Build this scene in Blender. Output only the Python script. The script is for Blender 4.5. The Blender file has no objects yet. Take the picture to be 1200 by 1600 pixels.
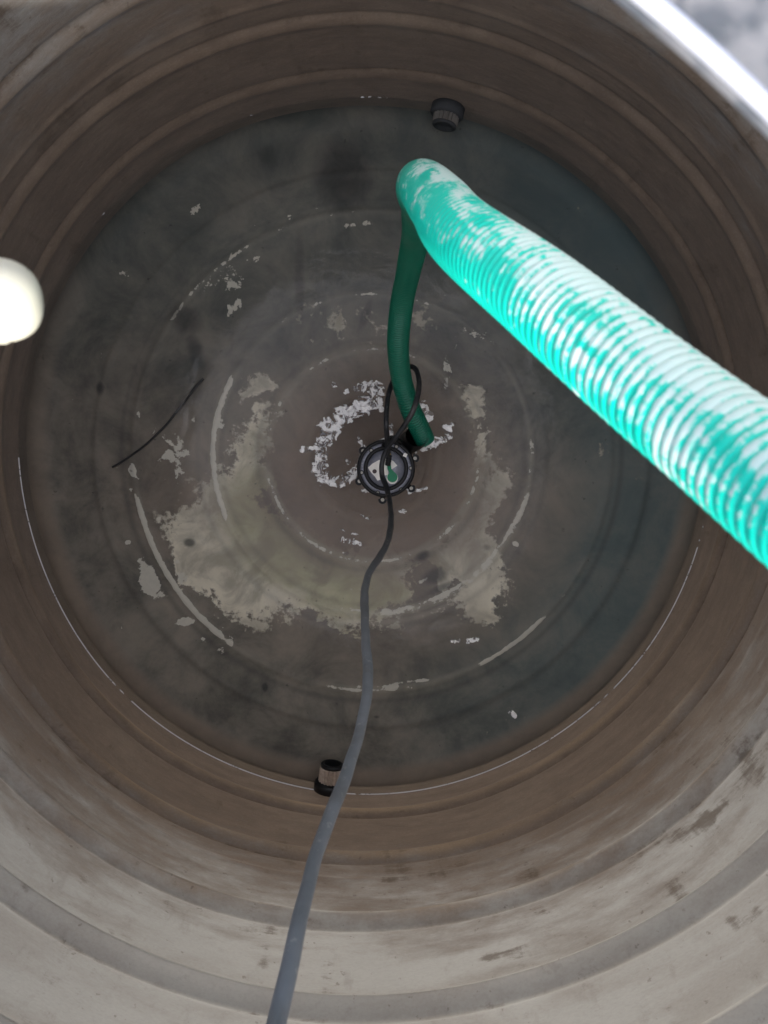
import bpy, bmesh, math, random
import numpy as np
from mathutils import Vector, Matrix, Euler
random.seed(7); rng = np.random.default_rng(11)
S = bpy.context.scene
COL = S.collection
R_ = math.radians

# ------------------------------------------------------------------ camera
ZC = 2.57                       # camera height above the tank floor
F = 1200.0
ROT = Euler((R_(-4.2), R_(-1.1), 0), 'XYZ')
CM = ROT.to_matrix()
cam = bpy.data.cameras.new('camera'); camo = bpy.data.objects.new('camera', cam); COL.objects.link(camo)
camo.location = (0, 0, ZC); camo.rotation_euler = ROT
cam.sensor_fit = 'VERTICAL'; cam.sensor_height = 36; cam.sensor_width = 27; cam.lens = 27.0
cam.clip_start = 0.01; cam.clip_end = 500
cam.dof.use_dof = True; cam.dof.focus_distance = 2.1; cam.dof.aperture_fstop = 11
S.camera = camo
def ray(px, py):
    return CM @ Vector(((px-600)/F, -(py-800)/F, -1.0))
def at(px, py, d):              # point at vertical distance d below the camera
    r = ray(px, py); return Vector((0, 0, ZC)) + r*(d/-r.z)
def atz(px, py, z): return at(px, py, ZC-z)

WZ = 0.12                       # water level
TR = 1.106                      # tank radius
ROOFD = 0.20; RZ = ZC-ROOFD     # roof level

# ------------------------------------------------------------------ helpers
def tag(o, label=None, cat=None, group=None, kind=None):
    if label: o['label'] = label
    if cat: o['category'] = cat
    if group: o['group'] = group
    if kind: o['kind'] = kind
    return o
def empty(name, loc=(0,0,0)):
    o = bpy.data.objects.new(name, None); COL.objects.link(o); o.location = loc; o.empty_display_size = .1; return o
def link(name, me, m, parent=None, smooth=True):
    if m: me.materials.append(m)
    if smooth:
        me.polygons.foreach_set('use_smooth', np.ones(len(me.polygons), dtype=bool))
    o = bpy.data.objects.new(name, me); COL.objects.link(o)
    if parent:
        o.parent = parent; o.matrix_parent_inverse = Matrix.Translation(-Vector(parent.location))
    me.update(); return o
def obj(name, bm, m, parent=None, smooth=True):
    bmesh.ops.recalc_face_normals(bm, faces=bm.faces)
    me = bpy.data.meshes.new(name); bm.to_mesh(me); bm.free(); return link(name, me, m, parent, smooth)
def grid_mesh(name, P, close_u=False, close_v=False):
    """P: (nu, nv, 3)"""
    nu, nv = P.shape[:2]
    iu = np.arange(nu if close_u else nu-1); iv = np.arange(nv if close_v else nv-1)
    A, B = np.meshgrid(iu, iv, indexing='ij'); A2 = (A+1) % nu; B2 = (B+1) % nv
    q = np.stack([A*nv+B, A2*nv+B, A2*nv+B2, A*nv+B2], -1).reshape(-1, 4)
    me = bpy.data.meshes.new(name)
    me.vertices.add(nu*nv); me.vertices.foreach_set('co', P.reshape(-1).astype(np.float32))
    me.loops.add(q.size); me.loops.foreach_set('vertex_index', q.reshape(-1).astype(np.int32))
    me.polygons.add(len(q)); me.polygons.foreach_set('loop_start', np.arange(0, q.size, 4, dtype=np.int32))
    me.polygons.foreach_set('loop_total', np.full(len(q), 4, dtype=np.int32))
    me.update(calc_edges=True); me.validate(); return me
def attr(me, name, arr):        # arr (n,3) or (n,4)
    a = me.color_attributes.new(name, 'FLOAT_COLOR', 'POINT')
    n = len(me.vertices); d = np.ones((n, 4), dtype=np.float32); d[:, :arr.shape[1]] = arr
    a.data.foreach_set('color', d.reshape(-1))
def spline(pts, ds):
    P = np.array([tuple(p) for p in pts], float); out = []
    n = len(P); E = np.vstack([2*P[0]-P[1], P, 2*P[-1]-P[-2]])
    t = np.linspace(0, 1, 60, endpoint=False)[:, None]
    for i in range(n-1):        # centripetal-ish Catmull-Rom
        p0, p1, p2, p3 = E[i], E[i+1], E[i+2], E[i+3]
        d0, d1, d2 = [max(np.linalg.norm(b-a), 1e-6)**.5 for a, b in ((p0,p1),(p1,p2),(p2,p3))]
        m1 = (p1-p0)/d0-(p2-p0)/(d0+d1)+(p2-p1)/d1; m2 = (p2-p1)/d1-(p3-p1)/(d1+d2)+(p3-p2)/d2
        m1 *= d1; m2 *= d1
        out.append((2*t**3-3*t**2+1)*p1+(t**3-2*t**2+t)*m1+(-2*t**3+3*t**2)*p2+(t**3-t**2)*m2)
    out = np.vstack(out+[P[-1:]])
    L = np.concatenate([[0], np.cumsum(np.linalg.norm(np.diff(out, axis=0), axis=1))])
    s = np.arange(0, L[-1], ds)
    return s, np.stack([np.interp(s, L, out[:, k]) for k in range(3)], 1)
def frames(C):
    T = np.gradient(C, axis=0); T /= np.linalg.norm(T, axis=1)[:, None]
    N = np.zeros_like(T); n = np.cross(T[0], [0, 0, 1.]);
    if np.linalg.norm(n) < .1: n = np.cross(T[0], [0, 1., 0])
    n /= np.linalg.norm(n)
    for i in range(len(T)):
        n = n-T[i]*n.dot(T[i]); n /= np.linalg.norm(n); N[i] = n
    return T, N, np.cross(T, N)
def tube(name, pts, r, ds=.004, seg=16, rfun=None):
    s, C = spline(pts, ds); T, N, B = frames(C)
    th = np.linspace(0, 2*np.pi, seg, endpoint=False)
    rad = np.full((len(s), seg), r) if rfun is None else rfun(s[:, None], th[None, :])
    D = np.cos(th)[None, :, None]*N[:, None]+np.sin(th)[None, :, None]*B[:, None]
    me = grid_mesh(name, C[:, None]+rad[..., None]*D, close_v=True)
    return me, s, th, D, C
def lathe(bm, prof, c, seg=48, axis=None, cap=True):
    """prof: list of (r, h); axis: unit vector"""
    ax = Vector(axis or (0, 0, 1)).normalized(); q = Vector((0, 0, 1)).rotation_difference(ax)
    rings = []
    for r, h in prof:
        rings.append([bm.verts.new(Vector(c)+q @ Vector((r*math.cos(2*math.pi*k/seg), r*math.sin(2*math.pi*k/seg), h))) for k in range(seg)])
    for a, b in zip(rings, rings[1:]):
        for k in range(seg): bm.faces.new((a[k], a[(k+1) % seg], b[(k+1) % seg], b[k]))
    if cap: bm.faces.new(rings[0]); bm.faces.new(rings[-1])
def poly_plate(bm, pts, z0, z1):
    lo = [bm.verts.new((x, y, z0)) for x, y in pts]; hi = [bm.verts.new((x, y, z1)) for x, y in pts]
    n = len(pts)
    for k in range(n): bm.faces.new((lo[k], lo[(k+1) % n], hi[(k+1) % n], hi[k]))
    bm.faces.new(lo); bm.faces.new(hi)

# ------------------------------------------------------------------ material helpers
class NT:
    def __init__(s, name):
        s.m = bpy.data.materials.new(name); s.m.use_nodes = True; s.t = s.m.node_tree; s.t.nodes.clear()
        s.out = s.t.nodes.new('ShaderNodeOutputMaterial')
    def n(s, typ, ins=None, **kw):
        nd = s.t.nodes.new('ShaderNode'+typ)
        for k, v in kw.items(): setattr(nd, k, v)
        for k, v in (ins or {}).items():
            if hasattr(v, 'is_output') or isinstance(v, bpy.types.NodeSocket): s.t.links.new(v, nd.inputs[k])
            else: nd.inputs[k].default_value = v
        return nd
    def math(s, op, a, b=0., c=0., clamp=False):
        return s.n('Math', {0: a, 1: b, 2: c}, operation=op, use_clamp=clamp).outputs[0]
    def mix(s, f, a, b, mode='MIX'):
        nd = s.t.nodes.new('ShaderNodeMix'); nd.data_type = 'RGBA'; nd.blend_type = mode
        for k, v in ((0, f), (6, a), (7, b)):
            if isinstance(v, bpy.types.NodeSocket): s.t.links.new(v, nd.inputs[k])
            else: nd.inputs[k].default_value = v if k == 0 else (*v, 1)
        return nd.outputs[2]
    def ramp(s, f, a, b):       # smoothstep a..b -> 0..1
        return s.n('MapRange', {0: f, 1: a, 2: b}, interpolation_type='SMOOTHSTEP').outputs[0]
    def noise(s, scale, detail=5, rough=.6, vec=None, sc=None, dist=0.):
        if vec is None: vec = s.n('TexCoord').outputs['Object']
        if sc: vec = s.n('Mapping', {'Vector': vec, 'Scale': sc}).outputs[0]
        return s.n('TexNoise', {'Vector': vec, 'Scale': scale, 'Detail': detail, 'Roughness': rough, 'Distortion': dist}).outputs[0]
    def bump(s, h, strength, dist=.01):
        return s.n('Bump', {'Height': h, 'Strength': strength, 'Distance': dist}).outputs[0]
    def finish(s, sh): s.t.links.new(sh, s.out.inputs[0]); return s.m
def simple(name, col, rough=.5, spec=.5, var=.25, nscale=60, metal=0., bumps=.2, emit=None):
    g = NT(name); nz = g.noise(nscale, 6)
    c = g.mix(g.math('MULTIPLY', nz, 1.0), tuple(x*(1-var) for x in col), tuple(min(1, x*(1+var)) for x in col))
    ins = {'Base Color': c, 'Roughness': g.math('MULTIPLY_ADD', nz, .2, rough-.1), 'Specular IOR Level': spec, 'Metallic': metal, 'Normal': g.bump(nz, bumps, .002)}
    return g.finish(g.n('BsdfPrincipled', ins).outputs[0])

# tank plastic ------------------------------------------------------
def mat_wall():
    g = NT('tank_wall_plastic')
    a = g.n('VertexColor', layer_name='grime_shade'); sep = g.n('SeparateColor', {0: a.outputs[0]})
    gr, dk, rid_light = sep.outputs[0], sep.outputs[1], sep.outputs[2]
    hband = g.noise(3.0, 8, .62, sc=(1, 1, 3.6), dist=.3)
    fine = g.noise(9, 9, .72, sc=(1, 1, 3.2))
    drip = g.noise(16, 5, .6, sc=(1, 1, .16))
    blot = g.noise(4.0, 6, .65)
    cl = g.mix(blot, (.33, .32, .295), (.455, .44, .405))
    cl = g.mix(g.ramp(hband, .42, .66), cl, (.335, .315, .285))
    br = g.mix(fine, (.060, .044, .036), (.30, .23, .175))
    br = g.mix(g.math('MULTIPLY', g.ramp(blot, .5, .75), .4), br, (.27, .215, .165))
    x = g.math('ADD', gr, g.math('MULTIPLY', g.math('SUBTRACT', fine, .5), .75))
    x = g.math('ADD', x, g.math('MULTIPLY', g.math('SUBTRACT', hband, .5), .55))
    f = g.ramp(x, .18, .85)
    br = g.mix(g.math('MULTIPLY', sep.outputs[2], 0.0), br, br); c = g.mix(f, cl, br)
    c = g.mix(g.math('MULTIPLY', rid_light, g.math('MULTIPLY', f, .55)), c, (.40, .29, .18))
    c = g.mix(g.math('MULTIPLY', rid_light, g.math('MULTIPLY', g.math('SUBTRACT', 1.0, f), .30)), c, (.66, .62, .56))
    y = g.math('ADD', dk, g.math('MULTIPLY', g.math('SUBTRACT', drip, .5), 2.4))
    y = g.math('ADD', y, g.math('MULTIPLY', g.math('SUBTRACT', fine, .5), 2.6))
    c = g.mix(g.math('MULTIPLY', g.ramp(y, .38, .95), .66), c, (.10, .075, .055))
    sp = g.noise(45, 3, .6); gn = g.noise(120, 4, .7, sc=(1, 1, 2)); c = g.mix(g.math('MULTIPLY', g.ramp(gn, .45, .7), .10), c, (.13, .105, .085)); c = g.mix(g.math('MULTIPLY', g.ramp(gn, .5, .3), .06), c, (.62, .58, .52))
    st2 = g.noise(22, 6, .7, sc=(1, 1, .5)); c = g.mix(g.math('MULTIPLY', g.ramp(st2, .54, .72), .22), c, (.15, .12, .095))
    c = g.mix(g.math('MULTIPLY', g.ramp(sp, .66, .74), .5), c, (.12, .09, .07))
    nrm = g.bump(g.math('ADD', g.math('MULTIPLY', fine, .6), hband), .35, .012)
    d = g.n('BsdfPrincipled', {'Base Color': c, 'Roughness': g.math('MULTIPLY_ADD', fine, .3, .38), 'Specular IOR Level': .35, 'Normal': nrm})
    t = g.n('BsdfTranslucent', {'Color': c})
    return g.finish(g.n('MixShader', {0: g.math('MULTIPLY_ADD', f, -.12, .265), 1: d.outputs[0], 2: t.outputs[0]}).outputs[0])
def mat_floor():
    g = NT('tank_floor_sediment')
    a = g.n('VertexColor', layer_name='guide'); sep = g.n('SeparateColor', {0: a.outputs[0]})
    pt, ol, stain_refl = sep.outputs
    a2 = g.n('VertexColor', layer_name='guide_b'); sep2 = g.n('SeparateColor', {0: a2.outputs[0]})
    edge, brn, teal_haze = sep2.outputs
    n1 = g.noise(4.2, 9, .68, dist=.4); n2 = g.noise(14, 7, .62, dist=.6); n3 = g.noise(46, 6, .6)
    c = g.mix(g.ramp(n1, .28, .72), (.085, .082, .075), (.30, .265, .225)); c = g.mix(g.math('MULTIPLY', g.ramp(n2, .5, .72), .3), c, (.09, .08, .07))
    c = g.mix(teal_haze, c, (.125, .185, .195))
    brn = g.math('ADD', brn, g.math('MULTIPLY', g.math('SUBTRACT', n1, .5), .8), clamp=True); c = g.mix(g.math('MULTIPLY', brn, .9), c, g.mix(n1, (.20, .145, .12), (.31, .235, .19)))
    a3 = g.n('VertexColor', layer_name='guide_c'); sep3 = g.n('SeparateColor', {0: a3.outputs[0]})
    reg, ringl, dark = sep3.outputs
    n0 = g.noise(7, 8, .6, dist=.8)
    rj = g.math('ADD', reg, g.math('MULTIPLY', g.math('SUBTRACT', n0, .5), 2.1))
    rj = g.math('ADD', rj, g.math('MULTIPLY', g.math('SUBTRACT', n3, .5), .9))
    olc = g.mix(n2, (.42, .385, .22), (.66, .61, .41)); bei = g.mix(n2, (.66, .585, .47), (.94, .855, .72))
    x = g.math('ADD', ol, g.math('MULTIPLY', g.math('SUBTRACT', n0, .5), .8))
    rc = g.mix(g.ramp(x, .2, .8), bei, olc)
    rc = g.mix(g.math('MULTIPLY', g.ramp(n0, .46, .66), .55), rc, (.22, .19, .15))
    c = g.mix(g.math('MULTIPLY', g.ramp(rj, .42, .62), g.math('SUBTRACT', 1.0, g.math('MULTIPLY', g.ramp(brn, .3, 1.0), .93))), c, rc)
    c = g.mix(g.math('MULTIPLY', ringl, g.math('MULTIPLY_ADD', n0, 1.2, -.1, clamp=True)), c, (.50, .46, .38))
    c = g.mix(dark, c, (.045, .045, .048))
    cr = g.math('ADD', g.math('MULTIPLY', g.math('SUBTRACT', n2, .5), 1.9), g.math('MULTIPLY', g.math('SUBTRACT', n3, .5), .9))
    p = g.math('ADD', pt, cr)
    c = g.mix(g.math('MULTIPLY', g.ramp(p, .47, .55), .92), c, g.mix(n3, (.56, .52, .46), (.74, .69, .61)))
    s_ = g.math('ADD', stain_refl, g.math('MULTIPLY', g.math('SUBTRACT', n2, .5), .5))
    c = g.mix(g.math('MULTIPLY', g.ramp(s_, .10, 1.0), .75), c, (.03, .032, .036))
    c = g.mix(g.math('MULTIPLY', g.ramp(g.noise(30, 3), .68, .74), .5), c, (.03, .03, .03))
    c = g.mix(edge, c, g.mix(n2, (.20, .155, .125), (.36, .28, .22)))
    nrm = g.bump(g.math('ADD', g.math('MULTIPLY', g.ramp(p, .45, .6), .5), n2), .3, .006)
    d = g.n('BsdfPrincipled', {'Base Color': c, 'Roughness': .75, 'Specular IOR Level': .2, 'Normal': nrm})
    return g.finish(d.outputs[0])
def mat_roof():
    g = NT('tank_roof_plastic')
    n1 = g.noise(48, 3, .5, dist=.5); n2 = g.noise(90, 4)
    c = g.mix(g.ramp(n1, .42, .58), (.16, .18, .28), (.74, .71, .78))
    c = g.mix(g.math('MULTIPLY', n2, .25), c, (.55, .55, .6))
    d = g.n('BsdfPrincipled', {'Base Color': c, 'Roughness': .6, 'Normal': g.bump(n1, .4, .01)})
    t = g.n('BsdfTranslucent', {'Color': (.95, .92, .91, 1)})
    return g.finish(g.n('MixShader', {0: .75, 1: d.outputs[0], 2: t.outputs[0]}).outputs[0])
def mat_water():
    g = NT('shallow_water')
    a = g.n('VertexColor', layer_name='ripple'); sep = g.n('SeparateColor', {0: a.outputs[0]})
    n1 = g.noise(9, 3, .5, dist=.5); n2 = g.noise(55, 4, .6, dist=1.2)
    h = g.math('ADD', g.math('MULTIPLY', n1, .25), g.math('MULTIPLY', n2, sep.outputs[0]))
    nrm = g.bump(h, .5, .02)
    fr = g.n('Fresnel', {'IOR': 1.33, 'Normal': nrm}).outputs[0]
    tr = g.n('BsdfTransparent', {'Color': (.93, .95, .94, 1)})
    gl = g.n('BsdfGlossy', {'Color': (1, 1, 1, 1), 'Roughness': .03, 'Normal': nrm})
    return g.finish(g.n('MixShader', {0: fr, 1: tr.outputs[0], 2: gl.outputs[0]}).outputs[0])
def mat_glint():
    g = NT('waterline_glint')
    nz = g.noise(5, 5, .7); n2 = g.noise(40, 3, .6)
    x = g.math('ADD', nz, g.math('MULTIPLY', g.math('SUBTRACT', n2, .5), .5))
    a = g.n('VertexColor', layer_name='vis'); sep = g.n('SeparateColor', {0: a.outputs[0]})
    x = g.math('ADD', x, sep.outputs[0])
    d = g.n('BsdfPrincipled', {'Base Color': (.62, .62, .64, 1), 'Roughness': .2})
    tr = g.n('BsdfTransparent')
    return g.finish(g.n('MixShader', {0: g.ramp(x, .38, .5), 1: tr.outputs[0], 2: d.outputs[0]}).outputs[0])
def mat_sky_glints():
    g = NT('churned_water_sky_glints')
    a = g.n('VertexColor', layer_name='mask'); sep = g.n('SeparateColor', {0: a.outputs[0]}); n3 = g.noise(260, 3, .6)
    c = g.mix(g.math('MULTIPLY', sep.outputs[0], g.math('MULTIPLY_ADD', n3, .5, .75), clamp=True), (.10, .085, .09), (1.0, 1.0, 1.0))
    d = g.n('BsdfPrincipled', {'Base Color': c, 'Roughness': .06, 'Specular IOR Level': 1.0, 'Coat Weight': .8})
    tr = g.n('BsdfTransparent', {'Color': (.97, .97, .98, 1)})
    return g.finish(g.n('MixShader', {0: sep.outputs[1], 1: tr.outputs[0], 2: d.outputs[0]}).outputs[0])
def mat_hose():
    g = NT('ribbed_green_pvc')
    a = g.n('VertexColor', layer_name='wear_glare'); sep = g.n('SeparateColor', {0: a.outputs[0]})
    up, rib, near_lit = sep.outputs
    uv = g.n('UVMap').outputs[0]
    nA = g.noise(1, 4, .6, vec=uv, sc=(17, 1.3, 1), dist=.4); nB = g.noise(1, 5, .7, vec=uv, sc=(190, 2.4, 1), dist=.3)
    c = g.mix(nA, (.0, .24, .155), (.003, .40, .28))
    c = g.mix(near_lit, g.mix(nA, (.004, .15, .09), (.010, .20, .125)), g.mix(nA, (.0, .66, .50), (.004, .95, .76)))
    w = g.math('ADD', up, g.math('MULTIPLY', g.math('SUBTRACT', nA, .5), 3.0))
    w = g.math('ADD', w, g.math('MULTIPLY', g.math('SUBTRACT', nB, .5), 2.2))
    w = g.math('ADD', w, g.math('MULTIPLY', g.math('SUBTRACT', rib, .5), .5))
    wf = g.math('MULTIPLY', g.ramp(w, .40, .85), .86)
    c = g.mix(wf, c, g.mix(near_lit, (.35, .55, .50), (.93, 1., .98)))
    c = g.mix(g.math('MULTIPLY', g.ramp(rib, .25, .0), .30), c, (.20, .36, .32))
    d = g.n('BsdfPrincipled', {'Base Color': c, 'Roughness': g.math('MULTIPLY_ADD', nB, .4, .15), 'Specular IOR Level': .5, 'Normal': g.bump(nB, .25, .002)})
    t = g.n('BsdfTranslucent', {'Color': c})
    return g.finish(g.n('MixShader', {0: .2, 1: d.outputs[0], 2: t.outputs[0]}).outputs[0])
M_wall, M_floor, M_roof = mat_wall(), mat_floor(), mat_roof()
M_white = simple('white_rim', (.60, .62, .70), .55, .3, var=.18)
M_black = simple('black_plastic', (.009, .0095, .011), .45, .3, .4)
M_grey = simple('blue_grey_casting', (.10, .105, .125), .45, .5, .5, 90)
M_cable = simple('grey_rubber_cable', (.135, .155, .18), .55, .4, .3, 40)
M_label = simple('white_sticker', (.85, .83, .78), .5, .3, .08)
M_green = simple('green_tag', (.0, .20, .09), .45, .4, .2)
M_brass = simple('threaded_brass', (.40, .325, .265), .5, .5, .6, 80, .3)
M_steel = simple('screw_steel', (.5, .48, .44), .35, .5, .3, 80, .8)
M_yellow = simple('yellow_tip', (.5, .36, .05), .5)
M_pvc = simple('white_pvc', (.62, .61, .50), .4, .5, .04)
M_stick = simple('dark_twig', (.012, .011, .013), .7)

# ------------------------------------------------------------------ tank
tank = tag(empty('water_tank', (0, 0, 0)), 'large round plastic tank with grimy ribbed inner walls, holding the shallow water', 'water tank')
RIBS = [WZ+.125, WZ+.405, WZ+.70, WZ+.985, WZ+1.26, WZ+1.54, WZ+1.82, WZ+2.08]
def wall_r(z, th):
    r = TR+0*z
    for i, h in enumerate(RIBS):
        hh = h+.006*np.sin(th*2+i)
        a = (.010, .015, .021, .026, .026, .026, .026, .026)[i]
        a = a*(.42+.58*(.5-.5*np.sin(th)))
        r = r-a*np.exp(-((z-hh)/.017)**2)+.009*np.exp(-((z-hh-.033)/.010)**2)
    r = r+.0035*np.sin(3*th+z*2)+.002*np.sin(7*th-z*5)-.004*np.exp(-((z-WZ-.52)/.01)**2)
    return r
NA = 720
th = np.linspace(0, 2*np.pi, NA, endpoint=False)
FIL = .06
zs = np.concatenate([np.linspace(FIL, WZ+1.2, 330), np.linspace(WZ+1.21, RZ-.004, 120)])
TH, ZZ = np.meshgrid(th, zs, indexing='xy')   # (nz, na)
RR = wall_r(ZZ, TH)
P = np.stack([RR*np.cos(TH), RR*np.sin(TH), ZZ], -1)
me = grid_mesh('wall', P, close_v=True)
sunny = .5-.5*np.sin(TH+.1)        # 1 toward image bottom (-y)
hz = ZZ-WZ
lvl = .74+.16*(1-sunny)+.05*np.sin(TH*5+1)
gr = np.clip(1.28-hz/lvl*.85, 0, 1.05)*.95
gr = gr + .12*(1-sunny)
dk = np.zeros_like(gr)
def wall_spot(px, py, sa, sz, amp):
    # find the wall point the ray meets
    r = ray(px, py); k = TR/math.hypot(r.x, r.y); a0 = math.atan2(r.y, r.x); z0 = ZC+r.z*k
    da = np.angle(np.exp(1j*(TH-a0)))
    return amp*np.exp(-(da*TR/sa)**2-((ZZ-z0)/sz)**2)
for q in ((1100,1290,.06,.03,.9),(770,1500,.05,.02,.75),(1150,1235,.10,.05,.55),(1130,1170,.10,.04,.5),(1070,1400,.03,.03,.6),(1145,1440,.015,.03,.9),
          (1180,1170,.10,.05,.5),(1050,1300,.12,.04,.45),(300,1430,.12,.05,.35),(800,1180,.10,.05,.4),(760,1390,.2,.03,.35),(425,1450,.02,.03,.6),
          (1085,95,.02,.03,.9),(1150,180,.05,.03,.5),(100,200,.15,.05,.45),(170,140,.1,.04,.4),(500,1330,.3,.03,.5),(700,1360,.3,.03,.45),(330,1260,.25,.04,.45),(980,260,.1,.05,.35)):
    dk += wall_spot(*q)
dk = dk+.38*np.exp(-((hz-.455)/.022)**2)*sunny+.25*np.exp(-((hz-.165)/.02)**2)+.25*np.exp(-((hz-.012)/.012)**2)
rid_light = np.zeros_like(gr)
for h in RIBS[:6]: rid_light += np.exp(-((ZZ-h-.003)/.012)**2)*(.12+.75*sunny**2)*(.7+.3*np.sin(TH*9+h*40))  # rib highlights painted in, stronger on the sun side
dk = dk+.14*(1-sunny)+sum(.36*np.exp(-((ZZ-h_-.034)/.008)**2)*(.6+.4*np.sin(TH*4+h_*30)) for h_ in RIBS)  # shade painted into creases above the ribs; side away from sun darkened
attr(me, 'grime_shade', np.stack([gr, np.clip(dk, 0, 1), np.clip(rid_light, 0, 1)], -1).reshape(-1, 3))
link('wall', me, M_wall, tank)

# floor: disc, moulded rings, rounded edge up to the wall
rs = np.concatenate([np.linspace(.002, TR-FIL, 250), TR-FIL+FIL*np.sin(np.linspace(.05, np.pi/2, 22))])
zf = np.concatenate([np.zeros(250), FIL-FIL*np.cos(np.linspace(.05, np.pi/2, 22))])
fc = atz(583, 713, 0)
FT, FR = np.meshgrid(th, rs, indexing='xy'); FZ = np.repeat(zf[:, None], NA, 1)
edge_r = wall_r(np.array(FIL), th)[None, :]
FRs = FR*(1+(edge_r/TR-1)*np.clip((FR-.9)/.2, 0, 1))
X, Y = FRs*np.cos(FT), FRs*np.sin(FT)
Q = np.hypot(X-fc.x, Y-fc.y); QA = np.degrees(np.arctan2(Y-fc.y, X-fc.x))   # ring radius, angle (image up = +90)
mp = 1/467.
RA, RB, RC = 165*mp, 248*mp, 371*mp
for r0, a, w in ((RA, .006, .012), (RB, .008, .012), (RC, .008, .014), (.92, .005, .012), (RA*.55, .004, .01)):
    FZ = FZ+a*np.exp(-((Q-r0)/w)**2)*(FR < TR-FIL)
me = grid_mesh('floor', np.stack([X, Y, FZ], -1), close_v=True)
pt = np.zeros_like(X); ol = pt.copy(); stain_refl = pt.copy(); brn = pt.copy(); teal_haze = pt.copy()
def blob(px, py, rx, ry, ang=0, p=1.6):
    c = atz(px, py, 0); a = R_(ang); dx, dy = X-c.x, Y-c.y
    u = (dx*math.cos(a)+dy*math.sin(a))/(rx*mp); v = (-dx*math.sin(a)+dy*math.cos(a))/(ry*mp)
    return np.exp(-(u*u+v*v)**p)
def arc(r0, w, a0, a1, amp, soft=6):
    d = np.abs((QA-(a0+a1)/2+180) % 360-180); h = (a1-a0)/2
    return amp*np.exp(-((Q-r0)/(w*mp))**4)*np.clip((h-d)/soft+.5, 0, 1)
def polyg(pts, soft=26):
    ps = [atz(a, b, 0) for a, b in pts]; n = len(ps); d2 = np.full(X.shape, 1e9); ins = np.zeros(X.shape, bool)
    for k in range(n):
        p, q_ = ps[k], ps[(k+1) % n]; ex, ey = q_.x-p.x, q_.y-p.y
        t = np.clip(((X-p.x)*ex+(Y-p.y)*ey)/(ex*ex+ey*ey+1e-12), 0, 1)
        d2 = np.minimum(d2, (X-p.x-t*ex)**2+(Y-p.y-t*ey)**2)
        ins ^= ((p.y > Y) != (q_.y > Y)) & (X < ex*(Y-p.y)/(ey+1e-12)+p.x)
    sd = np.sqrt(d2)*np.where(ins, 1, -1)
    return np.clip(.5+sd/(soft*mp), 0, 1.25)
reg = polyg([(327,754),(290,785),(261,826),(266,874),(285,922),(336,950),(378,968),(420,964),(468,962),(490,955),(520,965),(560,985),(600,965),(640,945),(690,950),(642,946),(655,905),(640,872),(600,850),(500,840),(420,780),(400,700),(420,600),(395,600),(375,680),(345,740)], 85)
reg = np.maximum(reg, polyg([(788,745),(780,778),(764,826),(786,880),(792,910),(771,975),(745,962),(711,940),(716,908),(676,930),(696,880),(672,858),(715,820),(735,760),(742,700),(728,620),(745,600),(762,690),(755,770)], 60))
reg = np.maximum(reg, .30*polyg([(470,460),(640,440),(680,520),(600,560),(520,560),(470,520)], 60))
for b in ((235,905,18,38,25,.66),(290,972,16,9,0,.85),(318,1000,5,6,0,.9),(200,848,7,6,0,.9),(208,735,6,12,0,.8),(205,765,4,4,0,.9),(278,715,32,34,0,.44),(303,655,8,9,0,.62),(280,690,12,10,0,.5),(250,690,30,30,0,.3),(215,640,4,22,10,.55),
          (806,850,7,5,-30,.95),(880,930,5,4,0,.6),(700,590,16,30,0,.42),(330,1000,60,30,30,.28),
          (370,480,10,26,-35,.5),(400,410,8,20,-20,.48),(360,440,40,60,-30,.32),(350,650,8,40,-15,.4),(735,500,60,60,0,.24),(710,560,20,60,-20,.3),(600,1072,60,4,0,.5),(560,1078,20,3,0,.7),(200,430,16,14,0,.36),(640,1065,50,3,6,.55),
          (300,330,30,9,30,.40),(330,440,40,16,40,.40),(450,340,50,6,15,.4),(560,350,40,6,8,.42),(270,870,20,70,15,.3)):
    pt = np.maximum(pt, b[5]*blob(*b[:5]))
for a in ((RB,5,150,205,.78),(RB,5,-30,8,.55),(RB,5,-100,-40,.5),(RC,5,188,232,1.0),(RC,4,-64,-42,.88),(RC,3,-104,-80,.55),(RC,3,85,150,.42),
          (RA,3.5,-170,-30,.46),(RA,3,20,170,.42),(RB,3,60,140,.40),(RA*1.28,3,-110,-60,.38),(RB*.985,3.5,-100,-20,.62),(RA,4,-40,40,.42)):
    pt = np.maximum(pt, arc(*a))
for b in ((410,800,85,85,0,.95),(470,880,120,60,-20,1.0),(560,925,120,50,0,.95),(540,1000,80,40,0,.5),(390,700,45,70,0,.4),(650,900,70,50,20,.55),(720,700,34,110,0,.5),(560,500,90,45,0,.36),(520,560,60,30,0,.25)):
    ol = np.maximum(ol, b[5]*blob(*b[:5], p=1.0))
ringl = np.zeros_like(X)
for r0, w, b0, b1, amp in ((RA,7,-175,-20,.55),(RA,6,10,175,.35),(RB,7,150,205,.75),(RB,7,-105,-25,.8),(RB*1.06,4,-95,-60,.4),(RB,6,60,140,.3),(RB,5,-25,35,.35),(RC,6,-105,-60,.35),(RC,5,85,150,.25),(RA*.62,5,-180,180,.16),(RC*1.0,5,185,240,.4)):
    ringl = np.maximum(ringl, arc(r0, w, b0, b1, amp, 14))
darkr = np.zeros_like(X)
for r0, w, amp in ((RA*1.09, 5, .25), (RB*.95, 5, .22), (RB*1.10, 5, .22), (RC*1.05, 5, .35), (RC*1.17, 7, .2), (.925, 6, .2)): darkr = np.maximum(darkr, amp*np.exp(-((Q-r0)/(w*mp))**2))
darkr = np.maximum(darkr, 0.26*np.clip((Y-fc.y+.05)/.35, 0, 1)*np.clip((Q-.33)/.15, 0, 1))
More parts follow.
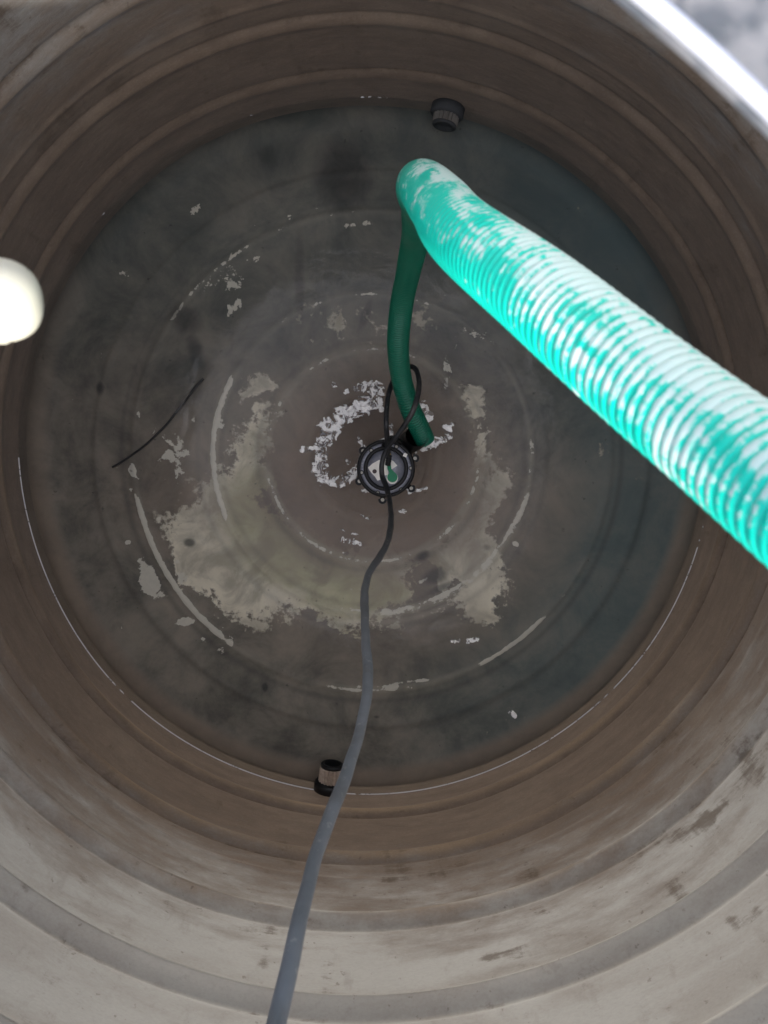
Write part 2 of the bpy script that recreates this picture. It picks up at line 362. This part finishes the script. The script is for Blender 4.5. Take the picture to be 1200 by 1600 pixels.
for b in ((535,275,48,62,0,.85),(420,245,18,24,20,.6),(290,500,30,24,-30,.75),(306,550,14,34,15,.8),(468,440,9,95,0,.55),(157,607,7,11,0,.9),(414,1074,5,8,0,1.2),
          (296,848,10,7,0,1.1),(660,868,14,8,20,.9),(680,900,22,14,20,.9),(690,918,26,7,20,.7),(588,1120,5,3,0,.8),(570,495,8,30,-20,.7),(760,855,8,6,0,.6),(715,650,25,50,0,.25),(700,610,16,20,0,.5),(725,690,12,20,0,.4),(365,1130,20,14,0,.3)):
    stain_refl = np.maximum(stain_refl, b[5]*blob(*b[:5]))  # dark stains, plus reflections in the water painted as dark blobs
brn = np.clip(1.2*np.exp(-((Q-.0)/(RA*.95))**2.6), 0, 1)+.55*np.exp(-(Q/(RC*.95))**6)*np.clip((.12-Y)/.3, 0, 1)+.3*blob(240, 720, 150, 150, 0, 1)
teal_haze = np.clip((X-.0)/.8, 0, 1)*.6*np.clip((Q-.45)/.3, 0, 1)+.22*np.clip((Y-.2)/.5, 0, 1)  # teal veiling haze painted into the floor colour
attr(me, 'guide_c', np.stack([reg, ringl, darkr], -1).reshape(-1, 3).clip(0, 1.5))
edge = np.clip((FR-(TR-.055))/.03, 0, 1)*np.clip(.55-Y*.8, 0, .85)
attr(me, 'guide', np.stack([pt, ol, stain_refl], -1).reshape(-1, 3).clip(0, 1.5))
attr(me, 'guide_b', np.stack([edge, np.clip(brn, 0, 1), np.clip(teal_haze, 0, 1)], -1).reshape(-1, 3))
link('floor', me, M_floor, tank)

# roof with the manhole, white rolled rim
RM = .42
pl = at(1078, 77, ROOFD); dv = Vector((.63, .775)).normalized()
hc = Vector((pl.x, pl.y))-dv*RM
nr = 60
P = np.zeros((nr, NA, 3)); t = np.linspace(0, 1, nr)[:, None]**1.6
ix, iy = hc.x+RM*np.cos(th), hc.y+RM*np.sin(th); ox, oy = (TR+.02)*np.cos(th), (TR+.02)*np.sin(th)
P[..., 0] = ix*(1-t)+ox*t; P[..., 1] = iy*(1-t)+oy*t; P[..., 2] = RZ-.004-.0*t
link('roof', grid_mesh('roof', P, close_v=True), M_roof, tank)
ph = np.linspace(0, 2*np.pi, 16, endpoint=False)
rr = RM+.0024*np.cos(ph)[:, None]+.0020; P = np.stack([hc.x+rr*np.cos(th)[None], hc.y+rr*np.sin(th)[None], np.repeat((RZ+.001+.0024*np.sin(ph))[:, None], NA, 1)], -1)
link('manhole_rim', grid_mesh('manhole_rim', P, close_u=True, close_v=True), M_white, tank)

# outlet fittings through the wall
def fitting(px, py, z, label, mt, ln=1., mb=None):
    mb = mb or M_black
    r = ray(px, py); p = atz(px, py, z); a = math.atan2(p.y, p.x)
    inward = Vector((-math.cos(a), -math.sin(a), 0)); base = Vector((math.cos(a)*(TR-.012), math.sin(a)*(TR-.012), z))
    bm = bmesh.new(); seg = 20
    # ribbed collar: crests and valleys round the axis
    rings = []; q = Vector((0, 0, 1)).rotation_difference(inward)
    for h in (.02*ln, .075*ln, .082*ln):
        rg = []
        for k in range(seg*2):
            rr = (.0345 if k % 2 else .0405)-(.003 if h > .08*ln else 0)
            aa = math.pi*k/seg
            rg.append(bm.verts.new(base+q @ Vector((rr*math.cos(aa), rr*math.sin(aa), h))))
        rings.append(rg)
    for A, B in zip(rings, rings[1:]):
        for k in range(seg*2): bm.faces.new((A[k], A[(k+1) % (seg*2)], B[(k+1) % (seg*2)], B[k]))
    col = obj('outlet_fitting', bm, mt, tank, smooth=False); col['label'] = label
    bm = bmesh.new(); lathe(bm, [(.052, -.01), (.052, .014), (.048, .02), (.03, .02)], base, 40, inward); obj('flange', bm, mb, col)
    bm = bmesh.new(); lathe(bm, [(.0375, .081*ln), (.0375, .092*ln), (.034, .095*ln), (.027, .095*ln), (.026, .03*ln)], base, 40, inward); obj('bore', bm, mb, col)
fitting(516, 1222, .115, 'bronze threaded outlet fitting with a black mouth, beside the grey cable', M_brass, .84)
fitting(700, 170, .115, 'dim outlet fitting in the shadow beyond the hose bend', simple('shaded_fitting', (.15, .145, .135), .8, .1), .55, simple('shaded_black', (.055, .06, .066), .8, .1))  # same kind of fitting, its shade painted in with duller colours

# ------------------------------------------------------------------ water
nr = 260; rw = np.linspace(.001, 1, nr)
edge_w = wall_r(np.array(WZ), th)
WR = rw[:, None]*(edge_w[None]-.0015); X, Y = WR*np.cos(th), WR*np.sin(th)
c0 = atz(610, 710, WZ); q = np.hypot(X-c0.x, Y-c0.y)
Zw = WZ+.0015*np.sin(q*95)*np.exp(-(q/.22)**2)
me = grid_mesh('water', np.stack([X, Y, Zw], -1), close_v=True)
rp = np.exp(-(q/.26)**2)*1.0+.02
attr(me, 'ripple', np.repeat(rp.reshape(-1, 1), 3, 1))
tag(link('water', me, mat_water()), kind='structure')
# meniscus strip where water meets the wall, its bright glint painted pale
hh = np.array([0, .0012, .0030]); off = np.array([.0030, .0016, .0004])
P = np.stack([(edge_w[None]-off[:, None])*np.cos(th), (edge_w[None]-off[:, None])*np.sin(th), np.repeat((WZ+hh)[:, None], NA, 1)], -1)
me = grid_mesh('waterline', P, close_v=True)
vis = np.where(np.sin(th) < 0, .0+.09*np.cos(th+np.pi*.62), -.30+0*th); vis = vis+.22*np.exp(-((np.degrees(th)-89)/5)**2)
attr(me, 'vis', np.repeat(np.tile(vis[None], (3, 1)).reshape(-1, 1), 3, 1))
tag(link('waterline', me, mat_glint()), kind='structure')

# churned patches round the pump, white sky reflections painted on
def vnoise(x, y, seed):
    g = np.random.default_rng(seed).random((64, 64)); xi, yi = np.floor(x).astype(int), np.floor(y).astype(int); u, v = x-xi, y-yi
    u, v = u*u*(3-2*u), v*v*(3-2*v); f = lambda a, b: g[a % 64, b % 64]
    return (f(xi, yi)*(1-u)+f(xi+1, yi)*u)*(1-v)+(f(xi, yi+1)*(1-u)+f(xi+1, yi+1)*u)*v
a0, a1 = atz(465, 580, WZ), atz(830, 1130, WZ)
gx = np.linspace(a0.x, a1.x, 560); gy = np.linspace(a1.y, a0.y, 800); GX, GY = np.meshgrid(gx, gy, indexing='ij')
mk = np.zeros_like(GX); mw = 1/490.
def seg_mask(pts, w, amp):
    global mk
    ps = [atz(a, b, WZ) for a, b in pts]; ws = w if isinstance(w, (list, tuple)) else [w]*len(ps)
    for (p, w0), (q_, w1) in zip(zip(ps, ws), zip(ps[1:], ws[1:])):
        d = np.array([q_.x-p.x, q_.y-p.y]); L2 = d.dot(d)+1e-12
        t = np.clip(((GX-p.x)*d[0]+(GY-p.y)*d[1])/L2, 0, 1)
        dist = np.hypot(GX-p.x-t*d[0], GY-p.y-t*d[1])/((w0+(w1-w0)*t)*mw)
        mk = np.maximum(mk, amp*np.exp(-dist**3))
seg_mask([(555,607),(585,605),(588,622),(565,636),(535,650),(512,668),(502,700),(500,735),(508,748),(530,754),(550,742),(562,726)], [6,12,13,14,14,15,11,12,11,9,9,6], .88)
seg_mask([(540,612),(556,608)], 5, .6); seg_mask([(590,625),(597,640)], 5, .7); seg_mask([(515,690),(528,676)], 6, .7); seg_mask([(475,703),(486,702)], [6,5], .9); seg_mask([(522,601),(524,602)], 4, .8)
seg_mask([(655,640),(668,650)], [14,10], .92); seg_mask([(645,694),(660,698),(685,690),(702,682),(700,668),(690,662)], [9,9,8,6,5,4], .72); seg_mask([(704,663),(707,664)], 3, .9)
seg_mask([(560,684),(568,700)], 4, .8); seg_mask([(610,665),(612,678)], 5, .95); seg_mask([(541,717),(545,722)], 4, .8); seg_mask([(567,768),(575,766)], [5,4], .85)
seg_mask([(535,843),(545,845)], 5, .95); seg_mask([(552,845),(562,850)], 4, .9); seg_mask([(537,864),(543,865)], 2.5, .9); seg_mask([(565,806),(578,808)], 4, .6); seg_mask([(626,798),(632,799)], 4, .9)
seg_mask([(556,722),(570,702),(590,690),(603,686)], 2.2, 1.0); seg_mask([(648,690),(650,705)], 4, .9)
seg_mask([(640,770),(665,762)], 3, .6); seg_mask([(635,762),(640,764)], 4, .85); seg_mask([(700,1002),(745,998)], 4, .55); seg_mask([(798,1112),(803,1117)], 4, .95); seg_mask([(728,1003),(742,1000)], 2.5, .8); seg_mask([(558,835),(530,825)], 3, .4)
def sstep(a, b, x):
    t = np.clip((x-a)/(b-a), 0, 1); return t*t*(3-2*t)
U, V = GX*1000, GY*1000                       # millimetres
wx = 14*(vnoise(U/26, V/26, 3)-.5)+7*(vnoise(U/11, V/11, 31)-.5); wy = 14*(vnoise(U/26+7, V/26+3, 4)-.5)+7*(vnoise(U/11+5, V/11+9, 41)-.5)
n_a = vnoise((U+wx)/9, (V+wy)/9, 5); n_b = vnoise((U+1.5*wx)/4.6+11, (V+1.5*wy)/4.6+5, 6); n_c = vnoise((U+wx)/14+3, (V+wy)/14+8, 8)
shp = .55*n_a+.25*n_b+.35*n_c
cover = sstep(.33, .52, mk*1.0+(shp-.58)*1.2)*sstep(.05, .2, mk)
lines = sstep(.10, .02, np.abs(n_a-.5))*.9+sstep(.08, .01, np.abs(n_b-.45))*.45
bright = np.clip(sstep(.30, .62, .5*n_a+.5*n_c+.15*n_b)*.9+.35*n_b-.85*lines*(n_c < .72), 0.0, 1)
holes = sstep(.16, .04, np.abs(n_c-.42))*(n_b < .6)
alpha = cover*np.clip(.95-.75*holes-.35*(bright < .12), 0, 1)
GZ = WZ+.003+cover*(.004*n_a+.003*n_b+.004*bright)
me = grid_mesh('churned_water', np.stack([GX, GY, GZ], -1))
attr(me, 'mask', np.stack([bright, alpha, n_c], -1).reshape(-1, 3))
bm = bmesh.new(); bm.from_mesh(me); af = alpha.reshape(-1); bm.verts.ensure_lookup_table()
bmesh.ops.delete(bm, geom=[v_ for v_ in bm.verts if af[v_.index] < .004], context='VERTS')
bm.to_mesh(me); bm.free()
tag(link('churned_water', me, mat_sky_glints()), 'broken ripples of churned water with painted white sky reflections, curling around the submersible pump', 'water ripples', kind='stuff')

# ------------------------------------------------------------------ pump
PD = 2.25; pc = at(603, 732, PD); PZ = ZC-PD; k_ = .000219
pump = tag(empty('submersible_pump', (pc.x, pc.y, 0)), 'round black submersible pump with grey top plate, white sticker and green tag', 'pump')
def loc(zx, zy, z=0): return Vector((pc.x+(zx-540)*k_, pc.y-(zy-790)*k_, PZ+z))
bm = bmesh.new(); lathe(bm, [(.082, .0), (.085, .03), (.078, .05), (.076, PZ-.05), (.080, PZ-.035), (.084, PZ-.012), (.0, PZ-.012)], (pc.x, pc.y, 0), 64, cap=False); obj('housing', bm, M_black, pump)
bm = bmesh.new(); lathe(bm, [(.084, -.03), (.085, -.02), (.085, .001), (.081, .005), (.0755, .005), (.0745, -.002)], pc, 72, cap=False); obj('outer_flange', bm, M_black, pump)
def mat_top():
    g = NT('pump_top_casting'); n1 = g.noise(55, 5, .6, dist=1); n2 = g.noise(180, 3)
    c = g.mix(n1, (.10, .105, .125), (.34, .35, .41)); c = g.mix(g.ramp(n2, .6, .7), c, (.5, .5, .58))
    return g.finish(g.n('BsdfPrincipled', {'Base Color': c, 'Roughness': .4, 'Metallic': .2, 'Normal': g.bump(n1, .5, .004)}).outputs[0])
MT = mat_top()
bm = bmesh.new(); lathe(bm, [(.0755, -.012), (.0755, -.001), (.062, .0005), (.060, -.004)], pc, 72, cap=False); obj('top_ring', bm, MT, pump)
bm = bmesh.new(); lathe(bm, [(.0655, -.006), (.0655, .006), (.062, .009), (.056, .009), (.054, .003), (.054, -.006)], pc, 72, cap=False); obj('inner_collar', bm, M_black, pump)
bm = bmesh.new(); lathe(bm, [(.0545, -.010), (.0545, .0), (.02, .002), (.0005, .002)], pc, 64, cap=False); obj('top_plate', bm, simple('plate_grey', (.24, .25, .295), .4, .5, .5, 120, .2), pump)
for i, (x, y) in enumerate([(345,550),(215,845),(430,1115),(745,1075),(875,785),(680,500)]):
    c = loc(x, y, -.001); bm = bmesh.new()
    lathe(bm, [(.0068, -.004), (.0068, .002), (.0058, .003), (.0045, .003), (.0045, .001)], c, 20)
    b = obj('bolt', bm, M_black, pump); bm = bmesh.new(); lathe(bm, [(.0042, .001), (.0042, .0035), (.0022, .0035), (.0018, .002)], c, 12); obj('screw', bm, M_steel, b)
for i, (x, y) in enumerate([(235,555),(185,960),(495,1210),(880,1055),(930,655),(615,405)]):
    c = loc(x, y, -.006); d = (Vector((pc.x, pc.y, c.z))-c).normalized(); s_ = Vector((-d.y, d.x, 0)); bm = bmesh.new()
    pts = [c+Vector((math.cos(a)*.0125, math.sin(a)*.0125, 0)) for a in np.linspace(math.atan2(-d.y, -d.x)-1.57, math.atan2(-d.y, -d.x)+1.57, 12)]+[c+d*.014-s_*-.010, c+d*.014+s_*-.010]
    poly_plate(bm, [(p.x, p.y) for p in pts], c.z-.016, c.z+.002)
    b = obj('lug', bm, M_black, pump, smooth=False); bm = bmesh.new(); lathe(bm, [(.0055, .001), (.0055, .005), (.0028, .005), (.0022, .003)], c, 12); obj('screw', bm, M_steel, b)
bm = bmesh.new(); poly_plate(bm, [(loc(x, y).x, loc(x, y).y) for x, y in [(300,780),(360,725),(440,680),(540,655),(640,690),(692,752),(625,795),(570,790),(570,880),(480,880),(465,940),(425,952),(395,900),(345,850)]], PZ+.0025, PZ+.0040)
obj('sticker', bm, M_label, pump, smooth=False)
bm = bmesh.new(); lathe(bm, [(.0062, .004), (.0062, .0056), (.003, .006)], loc(388, 828), 20); obj('plug', bm, simple('rusty_plug', (.07, .05, .05), .5), pump)
bm = bmesh.new(); lathe(bm, [(.017, .0025), (.017, .0045)], loc(625, 920), 28); obj('washer', bm, M_label, pump, smooth=False)
bm = bmesh.new(); pts = []
for a in np.linspace(R_(-235), R_(55), 18): pts.append((625+68*math.cos(a), 905-68*math.sin(a)))
pts += [(612,800),(605,735),(555,735),(560,800)]
poly_plate(bm, [(loc(x, y).x, loc(x, y).y) for x, y in pts], PZ+.0055, PZ+.010); obj('tag', bm, M_green, pump, smooth=False)
bm = bmesh.new(); c = loc(795, 612); poly_plate(bm, [(c.x+.0078*math.cos(a), c.y+.0078*math.sin(a)) for a in (0.4, 1.95, 3.5, 5.1)], PZ+.006, PZ+.0115); obj('paper_label', bm, M_label, pump, smooth=False)
me, *_ = tube('cable_gland', [loc(563, 745, .010), loc(572, 680, .014), loc(580, 610, .016)], .0082, .002, 20, lambda s, t_: .0082+.0006*np.sign(np.sin(s*1800))+0*t_); link('cable_gland', me, M_black, pump)
bm = bmesh.new(); poly_plate(bm, [(loc(x, y).x, loc(x, y).y) for x, y in ((552,610),(582,560),(606,606))], PZ+.024, PZ+.028); obj('warning_tab', bm, M_yellow, pump, smooth=False)
# handle bracket and discharge elbow
me, *_ = tube('discharge_elbow', [loc(760, 560, -.10), loc(820, 470, -.08), loc(930, 400, -.045), loc(960, 350, -.015)], .034, .004, 24); link('discharge_elbow', me, M_black, pump)
me, *_ = tube('handle', [loc(500, 500, -.01), loc(560, 450, .016), loc(640, 400, .024), loc(700, 420, .016), loc(745, 470, -.01)], .008, .003, 12); link('handle', me, M_black, pump)

# ------------------------------------------------------------------ hose
HR = .0292; PITCH = .0078
hp = [at(664,688,2.31), at(655,668,2.28), at(640,636,2.24), at(627,590,2.19), at(622,540,2.12), at(627,480,2.02), at(638,425,1.88), at(648,378,1.68), at(654,332,1.38), at(654,297,1.06), at(660,291,.93), at(688,322,.77), at(724,368,.635),
      at(845,463,.52), at(1000,592,.44), at(1130,695,.388), at(1330,850,.318), at(1620,1060,.24), at(1980,1330,.182), at(2700,1700,.135)]
def hr(s, t_):
    ph_ = 2*np.pi*s/PITCH-t_+.9*np.sin(s*31)+.5*np.sin(s*77+t_)
    return HR+(.0010+.0004*np.sin(s*19))*(np.abs(np.cos(ph_/2))**.7*2-1)+0*s
me, s, tt, D, C = tube('hose', hp, HR, .00075, 72, hr)
ribv = np.abs(np.cos((2*np.pi*s[:, None]/PITCH-tt[None]+.9*np.sin(s*31)[:, None]+.5*np.sin(s[:, None]*77+tt[None]))/2))
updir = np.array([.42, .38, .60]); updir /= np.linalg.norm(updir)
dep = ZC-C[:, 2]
near_lit = np.clip((1.12-dep)/.55, 0, 1)  # daylight falloff painted in: brighter green toward the opening
up = np.clip(D@updir*.55+.18, -.4, .8)*np.clip((1.5-dep)/.4, 0, 1)[:, None]-.9*np.clip((dep-1.0)/.3, 0, 1)[:, None]  # pale scuffs plus painted sky glare on the upward side
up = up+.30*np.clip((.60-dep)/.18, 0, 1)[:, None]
attr(me, 'wear_glare', np.stack([np.clip(up, -1, 1), ribv, np.repeat(near_lit[:, None], 72, 1)], -1).reshape(-1, 3))
uvl = me.uv_layers.new(name='UVMap'); li = np.zeros(len(me.loops), dtype=np.int32); me.loops.foreach_get('vertex_index', li)
tw = np.minimum(tt, 2*np.pi-tt)
uvv = np.stack([np.repeat(s[:, None], 72, 1)-(tt[None]/(2*np.pi))*PITCH, np.repeat(tw[None], len(s), 0)], -1).reshape(-1, 2)
uvl.data.foreach_set('uv', uvv[li].reshape(-1).astype(np.float32))
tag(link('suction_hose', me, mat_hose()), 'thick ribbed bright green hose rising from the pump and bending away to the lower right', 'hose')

# ------------------------------------------------------------------ cable
cp = [loc(575, 640, .016), loc(560, 560, .030), loc(553, 430, .06), at(603.5,665,2.14), at(605,630,2.18), at(613,598,2.25), at(628,577,2.27), at(643,573,2.24), at(653,585,2.18), at(654,612,2.12), at(645,642,2.09), at(630,668,2.11), at(616,686,2.13), at(604,703,2.16), at(597,722,2.17), at(597,742,2.17), at(604,762,2.13),
      at(609,785,2.05), at(611,812,1.93), at(606,845,1.76), at(592,872,1.62), at(577,895,1.50), at(570,922,1.40), at(570,960,1.27), at(572,1010,1.14), at(575,1055,1.06), at(571,1100,.99), at(560,1150,.93), at(546,1195,.87), at(530,1240,.81), at(510,1290,.76), at(490,1350,.70), at(470,1430,.63), at(450,1520,.58),
      at(430,1610,.54), at(395,1760,.45), at(350,2000,.34), at(290,2400,.235), at(230,2900,.185), at(150,3500,.17)]
me, *_ = tube('power_cable', cp, .0072, .004, 20, lambda s, t_: .0072+.0004*np.sin(s*23)+.0003*np.sin(s*71+t_))
def mat_cable():
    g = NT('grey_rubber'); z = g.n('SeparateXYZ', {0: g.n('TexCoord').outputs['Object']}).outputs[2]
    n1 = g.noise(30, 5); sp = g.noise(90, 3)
    c = g.mix(g.ramp(z, .4, 1.5), (.014, .016, .020), g.mix(n1, (.12, .135, .15), (.21, .222, .237)))  # grey above, blacker toward the pump: light falloff painted in
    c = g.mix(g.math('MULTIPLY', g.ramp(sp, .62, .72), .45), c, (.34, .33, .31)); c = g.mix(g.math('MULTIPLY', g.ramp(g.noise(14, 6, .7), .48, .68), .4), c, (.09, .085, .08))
    return g.finish(g.n('BsdfPrincipled', {'Base Color': c, 'Roughness': .5}).outputs[0])
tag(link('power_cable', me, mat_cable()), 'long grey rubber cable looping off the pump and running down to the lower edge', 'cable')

# ------------------------------------------------------------------ white pipe at the left, in the opening
e0 = at(66, 470, .40); e1 = at(-160, 468, .385); ax = (e0-e1).normalized()
pr = .0212
pipe = tag(empty('white_pipe', e0), 'sunlit white plastic pipe end poking in at the left edge', 'pipe')
bm = bmesh.new(); lathe(bm, [(pr*.985, -.40), (pr*.985, -.034)], e0, 48, ax); obj('pipe_body', bm, M_pvc, pipe)
bm = bmesh.new(); prof = [(pr*1.02, -.04), (pr*1.02, -.019)]+[(pr*(.97*math.cos(a)**.8), -.019+.019*math.sin(a)) for a in np.linspace(.1, 1.5, 12)]
lathe(bm, prof, e0, 48, ax); obj('end_cap', bm, M_pvc, pipe)

# ------------------------------------------------------------------ twig on the floor
sp = [atz(175,730,.012), atz(205,712,.014), atz(243,681,.015), atz(275,645,.014), atz(300,612,.016), atz(319,590,.02)]
me, *_ = tube('twig', sp, .004, .006, 8, lambda s, t_: .0032+.0009*np.sin(s*60+t_)+.003*s)
tag(link('twig', me, M_stick), 'thin dark curved twig lying on the tank floor left of the pump', 'twig')

# ------------------------------------------------------------------ light
W = bpy.data.worlds.new('World'); S.world = W; W.use_nodes = True
nt = W.node_tree; bg = nt.nodes['Background']; sky = nt.nodes.new('ShaderNodeTexSky'); sky.sky_type = 'NISHITA'; sky.sun_disc = False
EL, AZ = R_(42), R_(-78)        # sun stands beyond the lower edge of the picture
sky.sun_elevation = EL; sky.sun_rotation = math.pi/2-AZ; sky.dust_density = 3; sky.ozone_density = 1
nt.links.new(sky.outputs[0], bg.inputs[0]); bg.inputs[1].default_value = .3
sl = bpy.data.lights.new('sun', 'SUN'); sl.energy = 5; sl.angle = R_(1.5); sl.color = (1, .96, .90)
so = bpy.data.objects.new('sun', sl); COL.objects.link(so); so.location = (0, -3, 5)
sd = Vector((math.cos(EL)*math.cos(AZ), math.cos(EL)*math.sin(AZ), math.sin(EL)))
so.rotation_euler = sd.to_track_quat('Z', 'Y').to_euler()

S.render.engine = 'CYCLES'
S.cycles.max_bounces = 8; S.cycles.diffuse_bounces = 5; S.cycles.transparent_max_bounces = 8
S.view_settings.view_transform = 'Standard'; S.view_settings.look = 'None'; S.view_settings.exposure = 0
S.render.resolution_x = 768; S.render.resolution_y = 1024
